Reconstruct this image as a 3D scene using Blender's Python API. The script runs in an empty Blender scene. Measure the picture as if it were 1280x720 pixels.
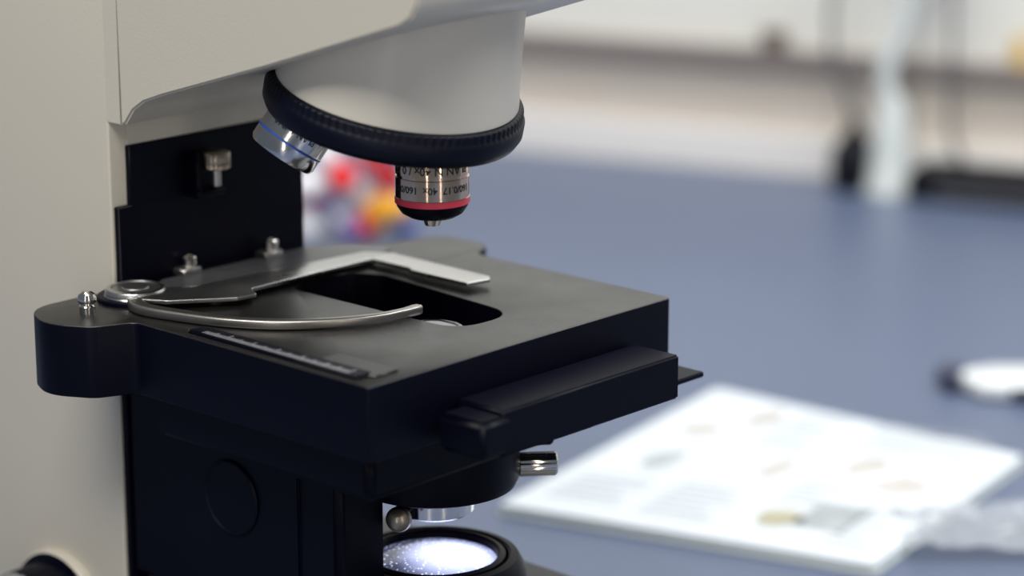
import bpy, bmesh, math, random
from mathutils import Vector, Matrix, noise
S=0.001
random.seed(4)
col=bpy.context.scene.collection
# ---------------------------------------------------------------- materials
def mat(name,base,rough=.5,metal=0.,spec=.5,bump=0,bscale=300,specks=0,var=0,emit=None,estr=0,coat=0,trans=0,alpha=1,rvar=0):
    m=bpy.data.materials.new(name);m.use_nodes=True
    nt=m.node_tree;N=nt.nodes;L=nt.links;b=N['Principled BSDF']
    b.inputs['Base Color'].default_value=(*base,1);b.inputs['Roughness'].default_value=rough
    b.inputs['Metallic'].default_value=metal;b.inputs['Specular IOR Level'].default_value=spec
    b.inputs['Coat Weight'].default_value=coat;b.inputs['Transmission Weight'].default_value=trans
    b.inputs['Alpha'].default_value=alpha
    if emit: b.inputs['Emission Color'].default_value=(*emit,1);b.inputs['Emission Strength'].default_value=estr
    tc=N.new('ShaderNodeTexCoord')
    src=None
    if rvar:
        n=N.new('ShaderNodeTexNoise');n.inputs['Scale'].default_value=35;n.inputs['Detail'].default_value=5
        L.new(tc.outputs['Object'],n.inputs['Vector'])
        q=N.new('ShaderNodeMapRange');q.inputs[1].default_value=.3;q.inputs[2].default_value=.7;q.inputs[3].default_value=rough-rvar;q.inputs[4].default_value=rough+rvar
        L.new(n.outputs['Fac'],q.inputs[0]);L.new(q.outputs[0],b.inputs['Roughness'])
    if var:
        n=N.new('ShaderNodeTexNoise');n.inputs['Scale'].default_value=40;n.inputs['Detail'].default_value=4
        L.new(tc.outputs['Object'],n.inputs['Vector'])
        mx=N.new('ShaderNodeMix');mx.data_type='RGBA'
        mx.inputs[6].default_value=tuple(c*(1-var) for c in base)+(1,);mx.inputs[7].default_value=tuple(min(1,c*(1+var)) for c in base)+(1,)
        L.new(n.outputs['Fac'],mx.inputs[0]);L.new(mx.outputs[2],b.inputs['Base Color']);src=mx.outputs[2]
    if specks:
        v=N.new('ShaderNodeTexVoronoi');v.inputs['Scale'].default_value=specks;L.new(tc.outputs['Object'],v.inputs['Vector'])
        n2=N.new('ShaderNodeTexNoise');n2.inputs['Scale'].default_value=18;L.new(tc.outputs['Object'],n2.inputs['Vector'])
        mr=N.new('ShaderNodeMapRange');mr.inputs[1].default_value=.35;mr.inputs[2].default_value=.75;mr.inputs[3].default_value=.03;mr.inputs[4].default_value=.2
        L.new(n2.outputs['Fac'],mr.inputs[0])
        lt=N.new('ShaderNodeMath');lt.operation='LESS_THAN';L.new(v.outputs['Distance'],lt.inputs[0]);L.new(mr.outputs[0],lt.inputs[1])
        mx=N.new('ShaderNodeMix');mx.data_type='RGBA';mx.inputs[6].default_value=(*base,1);mx.inputs[7].default_value=(.42,.42,.46,1)
        if src: L.new(src,mx.inputs[6])
        L.new(lt.outputs[0],mx.inputs[0]);L.new(mx.outputs[2],b.inputs['Base Color'])
    if bump:
        n=N.new('ShaderNodeTexNoise');n.inputs['Scale'].default_value=bscale;n.inputs['Detail'].default_value=3
        L.new(tc.outputs['Object'],n.inputs['Vector'])
        bp=N.new('ShaderNodeBump');bp.inputs['Strength'].default_value=bump;bp.inputs['Distance'].default_value=.001
        L.new(n.outputs['Fac'],bp.inputs['Height']);L.new(bp.outputs['Normal'],b.inputs['Normal'])
    return m
CREAM=mat('cream_enamel',(.57,.53,.45),.38,bump=.09,bscale=900)
CREAMD=mat('cream_nosepiece',(.63,.59,.51),.3)
BLACK=mat('black_anodised',(.0010,.0014,.0060),.42,spec=.12)
STAGE=mat('black_stage_top',(.008,.0075,.0070),.33,spec=.62,bump=.04,bscale=1500,specks=1500,rvar=.05)
PLATE=mat('dark_satin_plate',(.05,.05,.055),.38,spec=.7,specks=700)
RUB=mat('navy_rubber',(.0012,.0022,.009),.45,spec=.18)
SILV=mat('satin_silver',(.60,.59,.58),.30,metal=1,rvar=.06)
CHROME=mat('chrome',(.80,.77,.73),.10,metal=1)
SATC=mat('satin_chrome',(.66,.65,.64),.17,metal=1)
WARM=mat('warm_chrome',(.80,.60,.44),.10,metal=1)
STEEL=mat('bead_blasted_steel',(.45,.44,.43),.38,metal=1)
FING=mat('brushed_spring_steel',(.40,.375,.35),.36,metal=1)
BRASS=mat('dull_nickel',(.36,.31,.25),.35,metal=1)
PINK=mat('red_band',(.75,.05,.09),.4)
BLUE=mat('blue_band',(.01,.06,.35),.35)
INK=mat('black_ink',(.01,.01,.01),.5)
MARK=mat('white_engraving',(.35,.35,.37),.5)
GLASS=mat('lens_glass',(.10,.10,.12),.05,spec=1,coat=.5,metal=.0)
BASEM=mat('speckled_base',(.06,.06,.065),.6,specks=400)
# ---------------------------------------------------------------- helpers
def empty(name):
    e=bpy.data.objects.new(name,None);col.objects.link(e);e.empty_display_size=.02;return e
def finish(bm,name,m,parent,ang=32):
    bmesh.ops.recalc_face_normals(bm,faces=bm.faces)
    for f in bm.faces: f.smooth=True
    for e in bm.edges:
        if len(e.link_faces)==2 and e.calc_face_angle(0)>math.radians(ang): e.smooth=False
    me=bpy.data.meshes.new(name);bm.to_mesh(me);bm.free()
    ms=m if isinstance(m,(list,tuple)) else [m]
    for k in ms: me.materials.append(k)
    o=bpy.data.objects.new(name,me);col.objects.link(o)
    if parent: o.parent=parent
    return o
def bev(bm,w,seg=3):
    if w>0: bmesh.ops.bevel(bm,geom=[e for e in bm.edges if len(e.link_faces)==2 and e.calc_face_angle(0)>.5],offset=w*S,segments=seg,affect='EDGES',clamp_overlap=True)
def box(name,x0,x1,y0,y1,z0,z1,m,parent=None,b=1.,rot=0):
    bm=bmesh.new();bmesh.ops.create_cube(bm,size=1)
    for v in bm.verts:
        v.co=Vector((v.co.x*(x1-x0),v.co.y*(y1-y0),v.co.z*(z1-z0)))*S
    bev(bm,b)
    M=Matrix.Translation(Vector(((x0+x1)/2,(y0+y1)/2,(z0+z1)/2))*S)@Matrix.Rotation(rot,4,'Z')
    bmesh.ops.transform(bm,matrix=M,verts=bm.verts)
    return finish(bm,name,m,parent,50)
def lathe(name,prof,org,axis,m,parent=None,seg=96,knurl=None,kn=0,ang=32,mids=None):
    """prof: (r,h) list, h along axis from org"""
    a=Vector(axis).normalized();q=Vector((0,0,1)).rotation_difference(a).to_matrix()
    bm=bmesh.new();rings=[]
    for i,(r_,h) in enumerate(prof):
        if r_<=1e-6: rings.append([bm.verts.new((Vector(org)+q@Vector((0,0,h)))*S)]);continue
        ring=[]
        for k in range(seg):
            t=2*math.pi*k/seg;rr=r_
            if knurl and i in knurl: rr+=kn*(1 if (k//2)%2 else -1)
            ring.append(bm.verts.new((Vector(org)+q@Vector((rr*math.cos(t),rr*math.sin(t),h)))*S))
        rings.append(ring)
    for i in range(len(rings)-1):
        A,B=rings[i],rings[i+1];mi=mids[i] if mids else 0
        if len(A)==1 and len(B)==1: continue
        for k in range(seg):
            k2=(k+1)%seg
            if len(A)==1: f=bm.faces.new((A[0],B[k],B[k2]))
            elif len(B)==1: f=bm.faces.new((A[k],A[k2],B[0]))
            else: f=bm.faces.new((A[k],A[k2],B[k2],B[k]))
            f.material_index=mi
    return finish(bm,name,m,parent,ang)
def rpoly(pts,rad,n=8):
    out=[];N=len(pts)
    for i in range(N):
        p=Vector(pts[i]);a=Vector(pts[i-1]);c=Vector(pts[(i+1)%N])
        R=rad[i] if isinstance(rad,(list,tuple)) else rad
        if R<=0: out.append(tuple(p));continue
        da=(a-p);dc=(c-p);la,lc=da.length,dc.length;da/=la;dc/=lc
        th=da.angle(dc);t=min(R/math.tan(th/2),la*.49,lc*.49)
        p0=p+da*t;p2=p+dc*t
        for k in range(n+1):
            s=k/n;q=(p0*(1-s)**2+p*2*s*(1-s)*.96+p2*s**2)/((1-s)**2+2*s*(1-s)*.96+s**2)
            out.append(tuple(q))
    return out
def plate(name,outer,z0,z1,m,parent=None,holes=(),b=.5):
    cu=bpy.data.curves.new(name,'CURVE');cu.dimensions='2D';cu.fill_mode='BOTH'
    for loop in [outer,*holes]:
        sp=cu.splines.new('POLY');sp.points.add(len(loop)-1)
        for i,(x,y) in enumerate(loop): sp.points[i].co=(x*S,y*S,0,1)
        sp.use_cyclic_u=True
    cu.extrude=((z1-z0)/2-b)*S;cu.bevel_depth=b*S;cu.bevel_resolution=2;cu.offset=-b*S
    o=bpy.data.objects.new(name+'_c',cu);col.objects.link(o)
    dg=bpy.context.evaluated_depsgraph_get();me=bpy.data.meshes.new_from_object(o.evaluated_get(dg))
    bpy.data.objects.remove(o)
    bm=bmesh.new();bm.from_mesh(me);bmesh.ops.remove_doubles(bm,verts=bm.verts,dist=1e-6)
    bmesh.ops.translate(bm,vec=(0,0,(z0+z1)/2*S),verts=bm.verts)
    return finish(bm,name,m,parent,40)
def extr(name,poly,axis,a0,a1,m,parent=None,b=0):
    """poly in the two other axes; axis 0 -> (y,z)"""
    bm=bmesh.new()
    def mk(p,a):
        return bm.verts.new(Vector((a,p[0],p[1]))*S if axis==0 else Vector((p[0],a,p[1]))*S)
    A=[mk(p,a0) for p in poly];B=[mk(p,a1) for p in poly];n=len(poly)
    bm.faces.new(A);bm.faces.new(B[::-1])
    for i in range(n): bm.faces.new((A[i],A[(i+1)%n],B[(i+1)%n],B[i]))
    bmesh.ops.recalc_face_normals(bm,faces=bm.faces)
    bev(bm,b,4)
    return finish(bm,name,m,parent,35)
def tube(name,pts,r,m,parent=None,res=6,flat=None):
    cu=bpy.data.curves.new(name,'CURVE');cu.dimensions='3D'
    sp=cu.splines.new('BEZIER');sp.bezier_points.add(len(pts)-1)
    for i,p in enumerate(pts):
        bp=sp.bezier_points[i];bp.co=Vector(p[:3])*S;bp.handle_left_type=bp.handle_right_type='AUTO'
        bp.radius=p[3] if len(p)>3 else 1
    cu.bevel_depth=r*S;cu.bevel_resolution=res;cu.resolution_u=16;cu.use_fill_caps=True
    o=bpy.data.objects.new(name+'_c',cu);col.objects.link(o)
    dg=bpy.context.evaluated_depsgraph_get();me=bpy.data.meshes.new_from_object(o.evaluated_get(dg));bpy.data.objects.remove(o)
    bm=bmesh.new();bm.from_mesh(me)
    if flat:
        zc,k=flat
        for v in bm.verts: v.co.z=zc*S+(v.co.z-zc*S)*k
    return finish(bm,name,m,parent,50)
def ribbon(name,pts,z0,z1,m,parent):
    """flat strip following pts (x,y,halfwidth)"""
    N_=len(pts);P=[Vector((p[0],p[1])) for p in pts]
    R=[]
    for i in range(N_-1):
        p0=P[max(i-1,0)];p1=P[i];p2=P[i+1];p3=P[min(i+2,N_-1)]
        for k in range(8):
            t=k/8
            q=.5*((2*p1)+(p2-p0)*t+(2*p0-5*p1+4*p2-p3)*t*t+(3*p1-p0-3*p2+p3)*t**3)
            R.append((q,pts[i][2]*(1-t)+pts[i+1][2]*t))
    R.append((P[-1],pts[-1][2]))
    L_=[];Q=[]
    for i,(q,w) in enumerate(R):
        a=R[max(i-1,0)][0];b_=R[min(i+1,len(R)-1)][0];t=(b_-a).normalized();n=Vector((-t.y,t.x))
        L_.append(tuple(q+n*w));Q.append(tuple(q-n*w))
    return plate(name,L_+Q[::-1],z0,z1,m,parent,b=min(.9,(z1-z0)*.35))
def wraptext(name,txt,size,rad,org,axis,ang0,h,m,parent,flip=False):
    cu=bpy.data.curves.new(name,'FONT');cu.body=txt;cu.size=size;cu.align_x='CENTER';cu.resolution_u=3;cu.offset=.06
    o=bpy.data.objects.new(name+'_c',cu);col.objects.link(o)
    dg=bpy.context.evaluated_depsgraph_get();me=bpy.data.meshes.new_from_object(o.evaluated_get(dg));bpy.data.objects.remove(o)
    bm=bmesh.new();bm.from_mesh(me)
    bmesh.ops.subdivide_edges(bm,edges=[e for e in bm.edges if e.calc_length()>size*.3],cuts=2)
    a=Vector(axis).normalized();q=Vector((0,0,1)).rotation_difference(a).to_matrix()
    s=-1 if flip else 1
    for v in bm.verts:
        t=ang0+s*v.co.x/rad;hh=h+s*v.co.y
        v.co=(Vector(org)+q@Vector((rad*math.cos(t),rad*math.sin(t),hh)))*S
    return finish(bm,name,m,parent)

# ================================================================ MICROSCOPE
mic=empty('microscope')
plate('base',rpoly([(24,-70),(134,-70),(134,156),(24,156)],22),-168,-108,BASEM,mic,b=4)
plate('column',rpoly([(22.6,155.2),(115.6,155.2),(115.6,262),(22.6,262)],[1,1,20,20]),-168,190,CREAM,mic,b=.5)
box('column_shoulder',22.65,122,147.6,160,62.2,186,CREAM,mic,.5)
box('column_front_cream',30,114,153.4,156,53.2,100,CREAM,mic,.4)
box('dovetail_panel',30,114.6,153,158,30,53,BLACK,mic,.4)
box('dovetail_panel_lower',24.0,115,152.8,158,-166,31,BLACK,mic,.4)
# arm
extr('arm',[(147,175),(147,64),(146.2,62.6),(144.5,63.4),(140,68.8),(134,72.5),(124,76),(68,93),(6,113),(1,116),(-2,121),(-3,130),(-3,175)],0,22,126,CREAM,mic,b=1.2)
extr('viewing_head',[(120,174),(120,215),(60,240),(10,236),(-20,205),(0,174)],0,38,110,CREAM,mic,b=6)
for k,x in enumerate((44,104)):
    lathe('eyepiece_tube_%d'%(k+1),[(0,0),(15,0),(15,40),(13,42),(13,60),(16,62),(17,80),(12,84),(0,82)],(x,10,215),(0,-.8,.6),[CREAM,BLACK],mic,mids=[0,0,0,0,1,1,1,1,1])
# nosepiece ------------------------------------------------------
tau=math.radians(14.0);A=Vector((0,math.sin(tau),-math.cos(tau)));NC=Vector((76,63,74))
T0=NC-A*7
lathe('nosepiece_body',[(0,-46),(38.5,-46),(39.5,-30),(41.8,-8),(42.8,-1),(42.9,.6),(42.6,1),(42.6,3),(0,3)],T0,A,CREAMD,mic,seg=128)
lathe('nosepiece_knurled_ring',[(42.6,.9),(43.6,.9),(44.4,1.3),(44.8,2.0),(44.8,3.8),(45.4,4.6),(46.0,5.8),(46.0,10),(44.8,12.4),(41,14),(30,15),(0,15)],T0,A,RUB,mic,seg=384,knurl=(2,3,4),kn=.2,ang=60)
o=Vector((76,45,64.5));dr=Vector((0,0,-1))
lathe('objective_active',[(0,-4),(12,-4),(12.9,0),(12.9,12.4),(12.4,12.6),(12.4,13.4),(12.9,13.6),(12.9,20.6),(13.1,20.7),(13.1,22.9),(12.6,23.1),(12.4,24.2),(10.8,26.6),(8,28.2),(4.5,28.9),(3.6,29),(2.6,31.4),(0,31.4)],o,dr,[WARM,PINK,BLACK,CHROME],mic,mids=[0,0,0,0,0,0,0,0,1,1,2,2,2,2,3,3,3])
def tang(org,axis,X):
    a=Vector(axis).normalized();q=Vector((0,0,1)).rotation_difference(a).to_matrix()
    l=q.transposed()@Vector(X);return math.atan2(l.y,l.x)
front=Vector((-.75,-.66,.1))
t0=tang(o,dr,front)
wraptext('objective_label','PLAN N 40x / 0.65 |',4.0,12.97,o,dr,t0+.1,8.6,INK,mic)
wraptext('objective_label_2','160/0.17  40x  160/0.17',3.4,12.97,o,dr,t0,15.6,INK,mic)
di=Vector((-.46,.34,-.82)).normalized();oi=Vector((49,78,72))-di*2
lathe('objective_low_power',[(0,-10),(9,-10),(11.8,-8),(11.8,2.4),(12.4,3),(12.4,13.0),(12.6,13.1),(12.6,13.8),(12.4,13.9),(12.4,18),(11.6,19.4),(9,19.8),(8,18.8),(0,18.8)],oi,di,[SATC,BLUE,BLACK],mic,mids=[0,0,0,0,0,0,1,0,0,0,0,2,2])
t1=tang(oi,di,front)
wraptext('objective_label_3','PLAN 4x/0.10',3.0,12.47,oi,di,t1,8.0,INK,mic)
# ---------------------------------------------------------------- stage
outer=rpoly([(0,0),(153,0),(153,97),(168,104),(166,128),(150,133),(120,134),(120,150),(26,152),(14,158),(-14,158),(-23,138),(-14,122),(0,116)],[1.2,2.5,6,9,9,8,3,3,4,8,16,16,9,4])
hole=rpoly([(69,110),(70,27),(98,27),(106,100),(100,112),(80,116)],[6,13,13,8,5,3])
plate('stage_top_plate',outer,-26,0,[STAGE],mic,holes=[hole],b=.5)
so=bpy.data.objects['stage_top_plate'];so.data.materials.append(BLACK)
for pf in so.data.polygons:
    if pf.normal.z<.3: pf.material_index=1
box('vernier_rail',3.5,11,9,92,-1,1.2,BLACK,mic,.5)
bm=bmesh.new()
for i in range(60):
    y=14+i*1.2
    L_=4.6 if i%10==0 else (3.6 if i%5==0 else 2.6)
    vs=[bm.verts.new(Vector(p)*S) for p in ((4.2,y,1.26),(4.2+L_,y,1.26),(4.2+L_,y+.5,1.26),(4.2,y+.5,1.26))];bm.faces.new(vs)
finish(bm,'vernier_marks',MARK,mic)
box('vernier_block',9,20,6,34,-1,.8,STAGE,mic,.4)
# slide holder -----------------------------------------------------
plate('holder_base_plate',rpoly([(33,112),(56,117),(118,117),(131,121),(132,128),(124,140),(110,147),(40,149),(33,145)],[2,2,3,3,4,4,4,4,3]),0,2.2,PLATE,mic,b=.4)
plate('slide_holder_bar',rpoly([(12,131),(18,120),(38,105),(46,104),(50,111),(110,111),(110,90),(108,88),(108,59),(118,57),(121,60),(122,112),(116,121),(40,129),(28,136)],[3,3,1,1,1,1,.5,.5,1,1,1,5,3,2,3]),2.2,3.6,SILV,mic,b=.25)
lathe('holder_pivot_knob',[(0,-1),(11.6,-1),(11.6,1.4),(11,2.2),(11,3.2),(10.4,4.2),(8.8,4.5),(8.4,4.1),(5,4.2),(4.6,4.6),(0,4.7)],(21,141,0),(0,0,1),[SILV,STEEL],mic,seg=96,mids=[0,0,0,0,0,0,0,1,1,1])
lathe('holder_pivot_washer',[(14,0),(14,1.4),(13.4,1.8),(0,1.8)],(21,141,0),(0,0,1),BLACK,mic)
ribbon('spring_finger',[(13,132,2.6),(9,122,2.8),(12,106,2.6),(18,88,2.3),(28,72,2.1),(42,60,1.9),(56,53,1.7),(67,51,1.6),(73,51,2.0),(75.5,51,1.4)],.2,3.6,FING,mic)
lathe('ball_stud',[(0,-1),(2.8,-1),(2.8,2.4),(2.3,3),(3.2,4),(3.4,5.4),(2.9,6.9),(1.6,7.9),(0,8.2)],(-3,138.5,0),(0,0,1),CHROME,mic,seg=48)
for k,(x,y) in enumerate(((54,150),(92,147))):
    box('clamp_block_%d'%(k+1),x-6,x+3,y-4,y+2.5,2,4.4,STEEL,mic,.4)
    lathe('cap_screw_%d'%(k+1),[(2.2,4),(2.2,5),(2.9,5.1),(2.9,8),(2.5,8.4),(1.5,8.4),(1.4,7.4),(0,7.4)],(x,y,0),(0,0,1),CHROME,mic,seg=48)
# stage front
box('travel_bar',40,131,-22,-1,-28.5,-12.5,BLACK,mic,.8)
box('travel_bar_end',28,44,-24,-3,-27,-14,BLACK,mic,2)
lathe('travel_bar_pin',[(0,-3),(3.2,-3),(3.2,2),(2.6,2.6),(0,2.6)],(31,-14,-20.5),(-1,0,0),STEEL,mic,seg=40)
box('drip_plate',92,155,-14,12,-27.5,-25.5,BLACK,mic,.4)
box('stage_underframe',8,125,8,118,-44,-25.5,BLACK,mic,3)
# focusing block
box('focus_block',25,58,60,153,-109,-25.5,BLACK,mic,2)
box('focus_block_front',26,50,42,66,-96,-25.5,BLACK,mic,3)
lathe('pivot_cap',[(0,-1),(14,-1),(14,.6),(13.4,1.2),(12.6,.6),(0,.6)],(25,96,-66),(-1,0,0),BLACK,mic)
# condenser
lathe('condenser_body',[(0,20),(20,20),(24,14),(30,12),(30.5,8),(30.5,-6),(29,-9),(24,-11),(13,-12),(0,-12)],(76,45,-52),(0,0,1),BLACK,mic)
lathe('condenser_bottom_lens',[(13,0),(14,-1),(14,-8),(12.5,-9),(10,-8.2),(0,-7.5)],(76,45,-63),(0,0,1),[CHROME,GLASS],mic,mids=[0,0,0,0,1])
lathe('condenser_top_lens',[(14,-26),(14,-7),(10.5,-4),(9,-4),(7,-3),(3,-2.2),(0,-2)],(76,45,0),(0,0,1),[BLACK,SILV,GLASS],mic,mids=[0,0,1,2,2,2])
dk=Vector((.74,-.67,0)).normalized()
lathe('condenser_screw_knob',[(0,-8),(3,-8),(3,0),(4.3,.5),(4.3,13.2),(3.8,14),(0,14)],Vector((76,45,-55.5))+dk*30,dk,CHROME,mic,seg=64,knurl=(3,4),kn=.14,ang=60)
lathe('condenser_black_knob',[(0,-10),(4,-10),(4,8),(3.2,9),(0,9)],Vector((80,40,-44))+dk*27,dk,BLACK,mic,seg=48)
lathe('aperture_lever_knob',[(0,-4),(2.4,-3.4),(4.2,-1.6),(4.6,.5),(4,2.6),(2,4.2),(0,4.5)],(51,38,-67),(-.6,-.5,.1),BRASS,mic,seg=48)
tube('aperture_lever',[(51,38,-67),(58,40,-65),(66,43,-61)],1.2,BLACK,mic)
# field lens / illuminator
lathe('illuminator_housing',[(33,-24),(33,-6),(31,-2),(30,-.5),(27.5,0),(26.6,-.6),(26,-2),(25.4,-.2),(23.6,.4),(22.6,-.4),(22.4,-3),(0,-3.1)],(76,45,-88),(0,0,1),BLACK,mic,seg=128)
LM=bpy.data.materials.new('field_lens_lit');LM.use_nodes=True
N=LM.node_tree.nodes;L=LM.node_tree.links;b=N['Principled BSDF']
b.inputs['Base Color'].default_value=(.05,.06,.12,1);b.inputs['Roughness'].default_value=.05
tc=N.new('ShaderNodeTexCoord');v=N.new('ShaderNodeTexVoronoi');v.inputs['Scale'].default_value=620;L.new(tc.outputs['Object'],v.inputs['Vector'])
vr=N.new('ShaderNodeMapRange');vr.inputs[1].default_value=.12;vr.inputs[2].default_value=.3;vr.inputs[3].default_value=1;vr.inputs[4].default_value=0;L.new(v.outputs['Distance'],vr.inputs[0])
sep=N.new('ShaderNodeVectorMath');sep.operation='DISTANCE';L.new(tc.outputs['Object'],sep.inputs[0]);sep.inputs[1].default_value=(79*S,38*S,-85*S)
mr=N.new('ShaderNodeMapRange');mr.interpolation_type='SMOOTHSTEP';mr.inputs[1].default_value=.006;mr.inputs[2].default_value=.024;mr.inputs[3].default_value=2.0;mr.inputs[4].default_value=.10;L.new(sep.outputs['Value'],mr.inputs[0])
ad=N.new('ShaderNodeMath');ad.operation='MULTIPLY_ADD';L.new(vr.outputs[0],ad.inputs[0]);ad.inputs[1].default_value=1.6;L.new(mr.outputs[0],ad.inputs[2])
b.inputs['Emission Color'].default_value=(.56,.62,1,1);L.new(ad.outputs[0],b.inputs['Emission Strength'])
lathe('field_lens',[(22.5,-2.6),(18,-1.2),(12,-.2),(6,.3),(0,.5)],(76,45,-88),(0,0,1),LM,mic,seg=96)
KN=mat('knob_grey',(.20,.20,.20),.35)
for k,(x,s) in enumerate(((23,-1),(115,1))):
    lathe('focus_knob_%d'%(k+1),[(0,-3),(27,-3),(27,3),(26,4),(23,4.5),(22.5,20),(21,22),(13,22.5),(12.6,32),(11,33),(0,33)],(x,194,-137),(s,0,0),[CREAM,BLACK,KN],mic,seg=120,mids=[0,0,0,1,1,2,2,1,1,1],knurl=(5,),kn=.2)
# thumbscrew on dovetail
lathe('limit_thumbscrew_head',[(0,7),(4.6,7),(5.2,6.4),(5.2,1),(4.6,.4),(0,.4)],(66,147,39.5),(0,0,1),BRASS,mic,seg=96,knurl=(2,3),kn=.15,ang=60)
lathe('limit_thumbscrew_shaft',[(0,-6),(1.7,-6),(1.7,1),(0,1)],(66,147,39.5),(0,0,1),STEEL,mic,seg=32)
box('limit_bracket',57,60,147,154,31,47,BLACK,mic,1)
box('limit_bracket_foot',57,71,147,154,29.6,32,BLACK,mic,.6)

# ================================================================ BENCH + WALL
TZ=-168.
TOP=mat('blue_laminate',(.086,.112,.182),.38,spec=.5,bump=.03,bscale=400,var=.05)
CAB=mat('cabinet_white',(.6,.6,.58),.5)
WALL=mat('wall_cream',(.64,.58,.51),.7,var=.03)
WALL2=mat('wall_white',(.74,.74,.70),.7,var=.02)
TRIMW=mat('trim_white',(.80,.78,.76),.5)
TRIMB=mat('trim_taupe',(.22,.19,.18),.6)
FLOOR=mat('floor_grey',(.3,.3,.3),.6,var=.1)
P1=Vector((1044.6,402.3));P2=Vector((913.7,780.4))
wd=(P2-P1).normalized();wn=Vector((wd.y,-wd.x))
if wn.x<0: wn=-wn
def strip(name,d0,d1,s0,s1,z0,z1,m,parent=None,b=.5):
    bm=bmesh.new();vs=[]
    for z in (z0,z1):
        for (s,dd) in ((s0,d0),(s1,d0),(s1,d1),(s0,d1)):
            q=P1+wd*s+wn*dd;vs.append(bm.verts.new(Vector((q.x,q.y,z))*S))
    for f in ((0,1,2,3),(4,5,6,7),(0,1,5,4),(1,2,6,5),(2,3,7,6),(3,0,4,7)): bm.faces.new([vs[i] for i in f])
    bmesh.ops.recalc_face_normals(bm,faces=bm.faces)
    bev(bm,b,2)
    return finish(bm,name,m,parent,50)
bench=empty('lab_bench')
strip('bench_top',-1900,0,-900,1500,TZ-30,TZ,TOP,bench,2)
strip('bench_cabinet',-1750,-20,-860,1460,TZ-830,TZ-30,CAB,bench,2)
strip('wall_back',2,60,-1500,2300,TZ-900,1600,WALL2)
strip('trim_1',-14,2,-900,1500,TZ,TZ+30,TRIMW)
strip('trim_2',-6,2,-900,1500,TZ+30.2,TZ+79,WALL)
strip('trim_3',-18,2,-900,1500,TZ+79.2,TZ+91,TRIMB)
strip('floor',-3500,60,-1500,2300,TZ-900,TZ-830.2,FLOOR)
# small things standing on the ledge
BR=mat('rubber_brown',(.10,.065,.05),.6);YL=mat('cap_yellow',(.65,.42,.08),.5)
q=P1+wd*188-wn*8
lathe('rubber_stopper',[(0,0),(7,0),(9.5,12),(9.5,13),(0,13)],(q.x,q.y,TZ+91),(0,0,1),BR,None,seg=40)
q=P1+wd*6-wn*8
lathe('sample_vial',[(0,0),(6,0),(6,13),(4,15),(5,15.5),(5,20),(0,20)],(q.x,q.y,TZ+91),(0,0,1),[PLATE,YL],None,seg=40,mids=[1,1,1,1,1,1])

# ================================================================ NOTEBOOK
PM=mat('printed_page',(.60,.645,.69),.6,var=.06)
nb=empty('notebook')
q=[(502,253),(514,68),(338,34),(285,211)]
PAPER=mat('paper_edge',(.48,.52,.50),.7)
plate('cover',rpoly([(c[0],c[1]) for c in q],4),TZ,TZ+1.2,PAPER,nb,b=.3)
qc=Vector((sum(c[0] for c in q)/4,sum(c[1] for c in q)/4))
qs=[tuple(qc+(Vector(c)-qc)*.985) for c in q]
plate('pages',rpoly(qs,3),TZ+1.2,TZ+5,PM,nb,b=.3)
a0=Vector(qs[3]);ex=(Vector(qs[2])-a0);ey=(Vector(qs[0])-a0)
I1=mat('print_beige',(.40,.38,.27),.6,var=.6);I2=mat('print_grey',(.36,.39,.41),.6,var=.5);I3=mat('print_text',(.30,.32,.35),.6,var=.25);I4=mat('print_warm_grey',(.44,.42,.40),.6,var=.5)
def ink(name,u0,u1,v0,v1,m,blob=False):
    """printed patch lying on the page; blob=True gives an irregular outline"""
    bm=bmesh.new();pts=[]
    if blob:
        rr=random.Random(name);uv=[]
        for k in range(18):
            t=2*math.pi*k/18;w_=.7+.3*rr.random()
            uv.append(((u0+u1)/2+(u1-u0)/2*w_*math.cos(t)*1.1,(v0+v1)/2+(v1-v0)/2*w_*math.sin(t)*1.1))
    else: uv=[(u0,v0),(u1,v0),(u1,v1),(u0,v1)]
    for (a,b_) in uv:
        P_=a0+ex*a+ey*b_;pts.append(bm.verts.new(Vector((P_.x,P_.y,TZ+5.06))*S))
    bm.faces.new(pts);finish(bm,name,m,nb)
ink('figure_1',.60,.72,.12,.24,I1,True);ink('figure_1b',.70,.84,.14,.32,I2);ink('figure_2',.74,.90,.42,.56,I4,True);ink('figure_3',.62,.74,.50,.66,I4,True)
ink('figure_4',.14,.24,.36,.52,I2,True);ink('figure_5',.08,.20,.62,.74,I4,True);ink('figure_6',.20,.30,.74,.90,I4,True);ink('figure_7',.44,.52,.40,.56,I4,True)
def txt(pref,u0,u1,v0,v1,n):
    """n text lines running along u inside the block"""
    st=(v1-v0)/n
    for i in range(n): ink('%s_%d'%(pref,i),u0,u1-(.04 if i%3==2 else 0),v0+st*i,v0+st*(i+.32),I3)
txt('text_a',.32,.52,.08,.34,7);txt('text_b',.58,.70,.28,.46,5);txt('text_c',.32,.48,.62,.90,8);txt('text_d',.56,.90,.70,.92,6);txt('text_e',.06,.26,.10,.30,5);txt('text_f',.82,.94,.06,.36,8)

# ---------------------------------------------------------------- camera
f_=3322.;p=math.radians(14.68);yaw=math.radians(42.7)
d=Vector((math.cos(p)*math.cos(yaw),math.cos(p)*math.sin(yaw),-math.sin(p)))
r=Vector((math.sin(yaw),-math.cos(yaw),0));u=r.cross(d)
cd=bpy.data.cameras.new('camera');cam=bpy.data.objects.new('camera',cd);col.objects.link(cam)
M=Matrix((r,u,-d)).transposed().to_4x4();M.translation=Vector((-567.1,-586.1,246.3))*S
cam.matrix_world=M
cd.sensor_width=36;cd.lens=f_*36/1280;cd.clip_start=.01;cd.clip_end=50
cd.dof.use_dof=True;cd.dof.focus_distance=.925;cd.dof.aperture_fstop=4.4
bpy.context.scene.camera=cam

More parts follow.
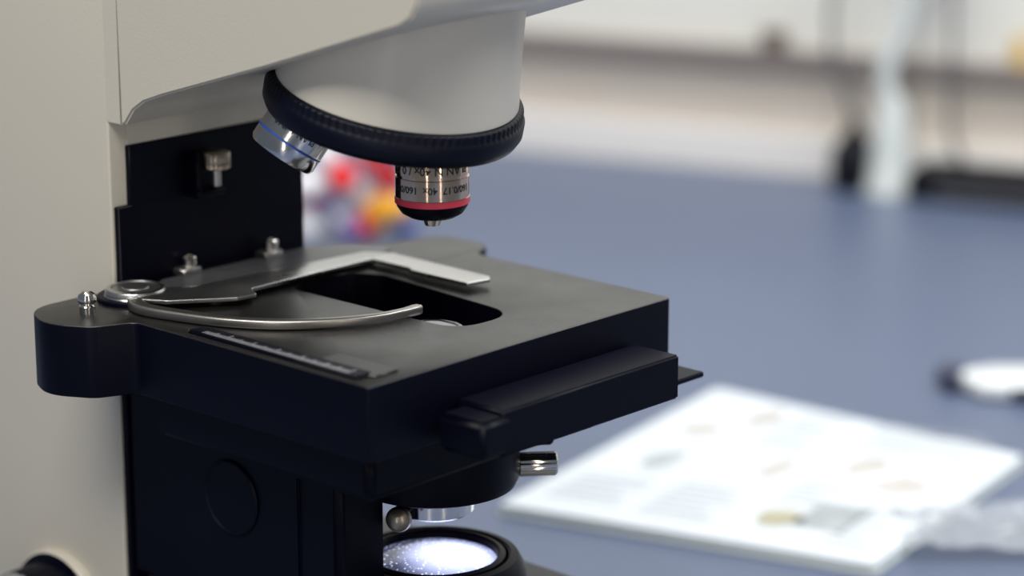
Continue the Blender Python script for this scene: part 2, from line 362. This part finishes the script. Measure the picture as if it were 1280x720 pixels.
# ================================================================ BACKGROUND ITEMS
Cm=Vector((-567.1,-586.1,246.3))
def bp_(x,y,k=1.0):
    q=Cm+1.0725*k*(Vector((x,y,-140))-Cm);return q.x,q.y
mol=empty('molecular_model')
cols={'red':(.80,.015,.02),'white':(.85,.85,.88),'yellow':(.95,.45,.02),'blue':(.03,.07,.40),'violet':(.16,.11,.32)}
MM={k:mat('plastic_'+k,c,.25) for k,c in cols.items()}
bx,by=616,648
rv=Vector((r.x,r.y));balls=[];k=0
for (dx,dz,c,R) in [(-42,12,'blue',8),(-28,34,'white',10),(-30,10,'white',9),(-16,50,'white',9),(-6,38,'red',10),(14,46,'red',9),(22,34,'red',10),(8,10,'red',9),(17,16,'yellow',11),(28,20,'yellow',8),(-16,20,'violet',7),(-8,64,'white',9),(14,60,'white',8),(28,52,'violet',7),(-36,56,'violet',7),(2,24,'white',9),(32,8,'blue',7),(-20,68,'white',8),(-40,44,'white',9),(-2,9,'violet',8),(-30,72,'blue',6),(4,74,'white',7),(-26,22,'red',6),(34,42,'white',8),(-12,30,'white',7),(26,66,'white',7),(-38,28,'white',7)]:
    dep=random.uniform(-14,14)
    if dz<13: dz=R
    P_=Vector((bx+rv.x*dx*1.04+d.x*dep,by+rv.y*dx*1.04+d.y*dep,TZ+dz*1.18));balls.append(P_);k+=1
    if dz==R: P_.z=TZ+R
    lathe('atom_%d'%k,[(0,-R)]+[(R*math.cos(a),R*math.sin(a)) for a in [math.radians(t) for t in range(-75,90,15)]]+[(0,R)],P_,(0,0,1),MM[c],mol,seg=24,ang=80)
for i in range(len(balls)):
    o_=sorted(range(len(balls)),key=lambda j:(balls[j]-balls[i]).length)
    for j in o_[1:3]:
        tube('bond_%d_%d'%(i,j),[tuple(balls[i]),tuple((balls[i]+balls[j])/2),tuple(balls[j])],2.2,MM['white'],mol,res=2)
DARK=mat('dark_plastic',(.004,.005,.009),.45,spec=.2)
GREY=mat('cable_grey',(.10,.10,.11),.5)
PALE=mat('pale_plastic',(.62,.66,.65),.35)
ps=empty('power_supply')
strip('case',-64,-24,-70,70,TZ,TZ+21,DARK,ps,2)
strip('lid',-62,-26,-66,66,TZ+21,TZ+23,DARK,ps,.5)
strip('face_plate',-65.5,-63.5,-50,50,TZ+6,TZ+12,GREY,ps,.4)
lx,ly=bp_(893,415,.985)
tube('power_lead',[(1010,430,TZ+16),(1000,436,TZ+40),(996,436,TZ+90),(994,438,TZ+200)],2.0,GREY,ps)
lamp=empty('desk_lamp')
lathe('lamp_foot',[(0,0),(18,0),(18,4),(16,8),(14,30),(12,55),(8,70),(0,70)],(lx,ly,TZ),(0,0,1),PALE,lamp,seg=48)
tube('lamp_arm',[(lx,ly,TZ+60),(lx-3,ly+4,TZ+80),(lx+4,ly-6,TZ+130),(lx+12,ly-16,TZ+240)],7,PALE,lamp)
lathe('lamp_shade',[(6,0),(20,-6),(34,-30),(36,-40),(34,-40),(18,-12),(0,-8)],(lx+12,ly-16,TZ+262),(-.5,-.2,1),PALE,lamp,seg=48)
hx,hy=bp_(896,448,.984)
plug=empty('plug_adapter')
lathe('body',[(0,0),(16,0),(17,3),(17,24),(13,34),(7,41),(5,48),(0,48)],(hx-8,hy-7,TZ),(0,0,1),DARK,plug,seg=40)
tube('lead',[(hx-8,hy-7,TZ+46),(hx-12,hy-3,TZ+66),(hx-18,hy+8,TZ+100),(hx-16,hy+6,TZ+170)],2.4,GREY,plug)
# safety goggles
sg=empty('safety_goggles')
gx,gy=bp_(529,99)
FR=mat('frame_navy',(.02,.025,.06),.35)
LENSW=mat('clear_white_lens',(.66,.69,.71),.2)
def offs(a,b_): return (gx+r.x*a+.74*b_,gy+r.y*a+.68*b_)
plate('shield',rpoly([offs(-20,10),offs(4,22),offs(60,20),offs(66,-14),offs(30,-10),offs(16,-20),offs(-10,-16)],[6,8,10,10,8,8,8]),TZ+1,TZ+9,LENSW,sg,b=2)
plate('clip_1',rpoly([offs(-28,18),offs(-14,24),offs(-12,14),offs(-20,-6),offs(-26,-2)],3),TZ,TZ+10,FR,sg,b=1)
plate('clip_2',rpoly([offs(2,-18),offs(20,-26),offs(34,-18),offs(24,-14)],3),TZ,TZ+8,FR,sg,b=1)
tube('strap',[(*offs(-26,20),TZ+4),(*offs(0,30),TZ+2.5),(*offs(30,30),TZ+2.5),(*offs(60,26),TZ+2.5)],1.6,LENSW,sg)
# crumpled wrapper
bm=bmesh.new();bmesh.ops.create_grid(bm,x_segments=28,y_segments=28,size=.5)
wx,wy=(bp_(350,-22))
for v in bm.verts:
    n_=noise.noise(Vector((v.co.x*5,v.co.y*5,3)))+.5*noise.noise(Vector((v.co.x*11,v.co.y*11,7)))
    x=v.co.x*95;y=v.co.y*62
    v.co=Vector((wx+r.x*x+d.x*y,wy+r.y*x+d.y*y,TZ+6+7*n_))*S
WR=mat('clear_wrapper',(.42,.45,.49),.15,alpha=.5)
finish(bm,'plastic_wrapper',WR,None,80)

# ================================================================ LIGHT
w=bpy.data.worlds.new('world');bpy.context.scene.world=w;w.use_nodes=True
w.node_tree.nodes['Background'].inputs[0].default_value=(.74,.85,1,1);w.node_tree.nodes['Background'].inputs[1].default_value=.15
def area(name,loc,tgt,sx,sy,pw,c):
    l=bpy.data.lights.new(name,'AREA');l.shape='RECTANGLE';l.size=sx;l.size_y=sy;l.energy=pw;l.color=c
    o=bpy.data.objects.new(name,l);col.objects.link(o);o.location=loc
    o.rotation_euler=(Vector(tgt)-Vector(loc)).to_track_quat('-Z','Y').to_euler();return o
area('ceiling_panel_light',(.35,.3,1.7),(.5,.3,0),1.2,.6,29,(1,.98,.94))
area('cream_side_fill',(-1.0,-.3,1.5),(.1,.1,0),1.2,.6,32,(1,.97,.91))  # added fill that brightens the cream left side, not a known ceiling panel
area('nosepiece_fill',(.9,-.9,1.6),(.3,.3,-.1),1.2,.8,28,(.92,.95,1))  # added high fill to brighten the nosepiece's right side, no known fixture
area('streak_strip',(-1.75,-.95,.25),(.07,.05,.05),.12,1.3,4,(1,.95,.9))  # added narrow strip, gives vertical streaks on the metal barrels; no window here
area('streak_strip.001',(-.55,-1.75,.3),(.07,.05,.05),.10,1.3,4,(1,.9,.75))  # second added strip, warmer, for another streak on the cylinders; not a window
sc=bpy.context.scene
sc.view_settings.view_transform='Standard'
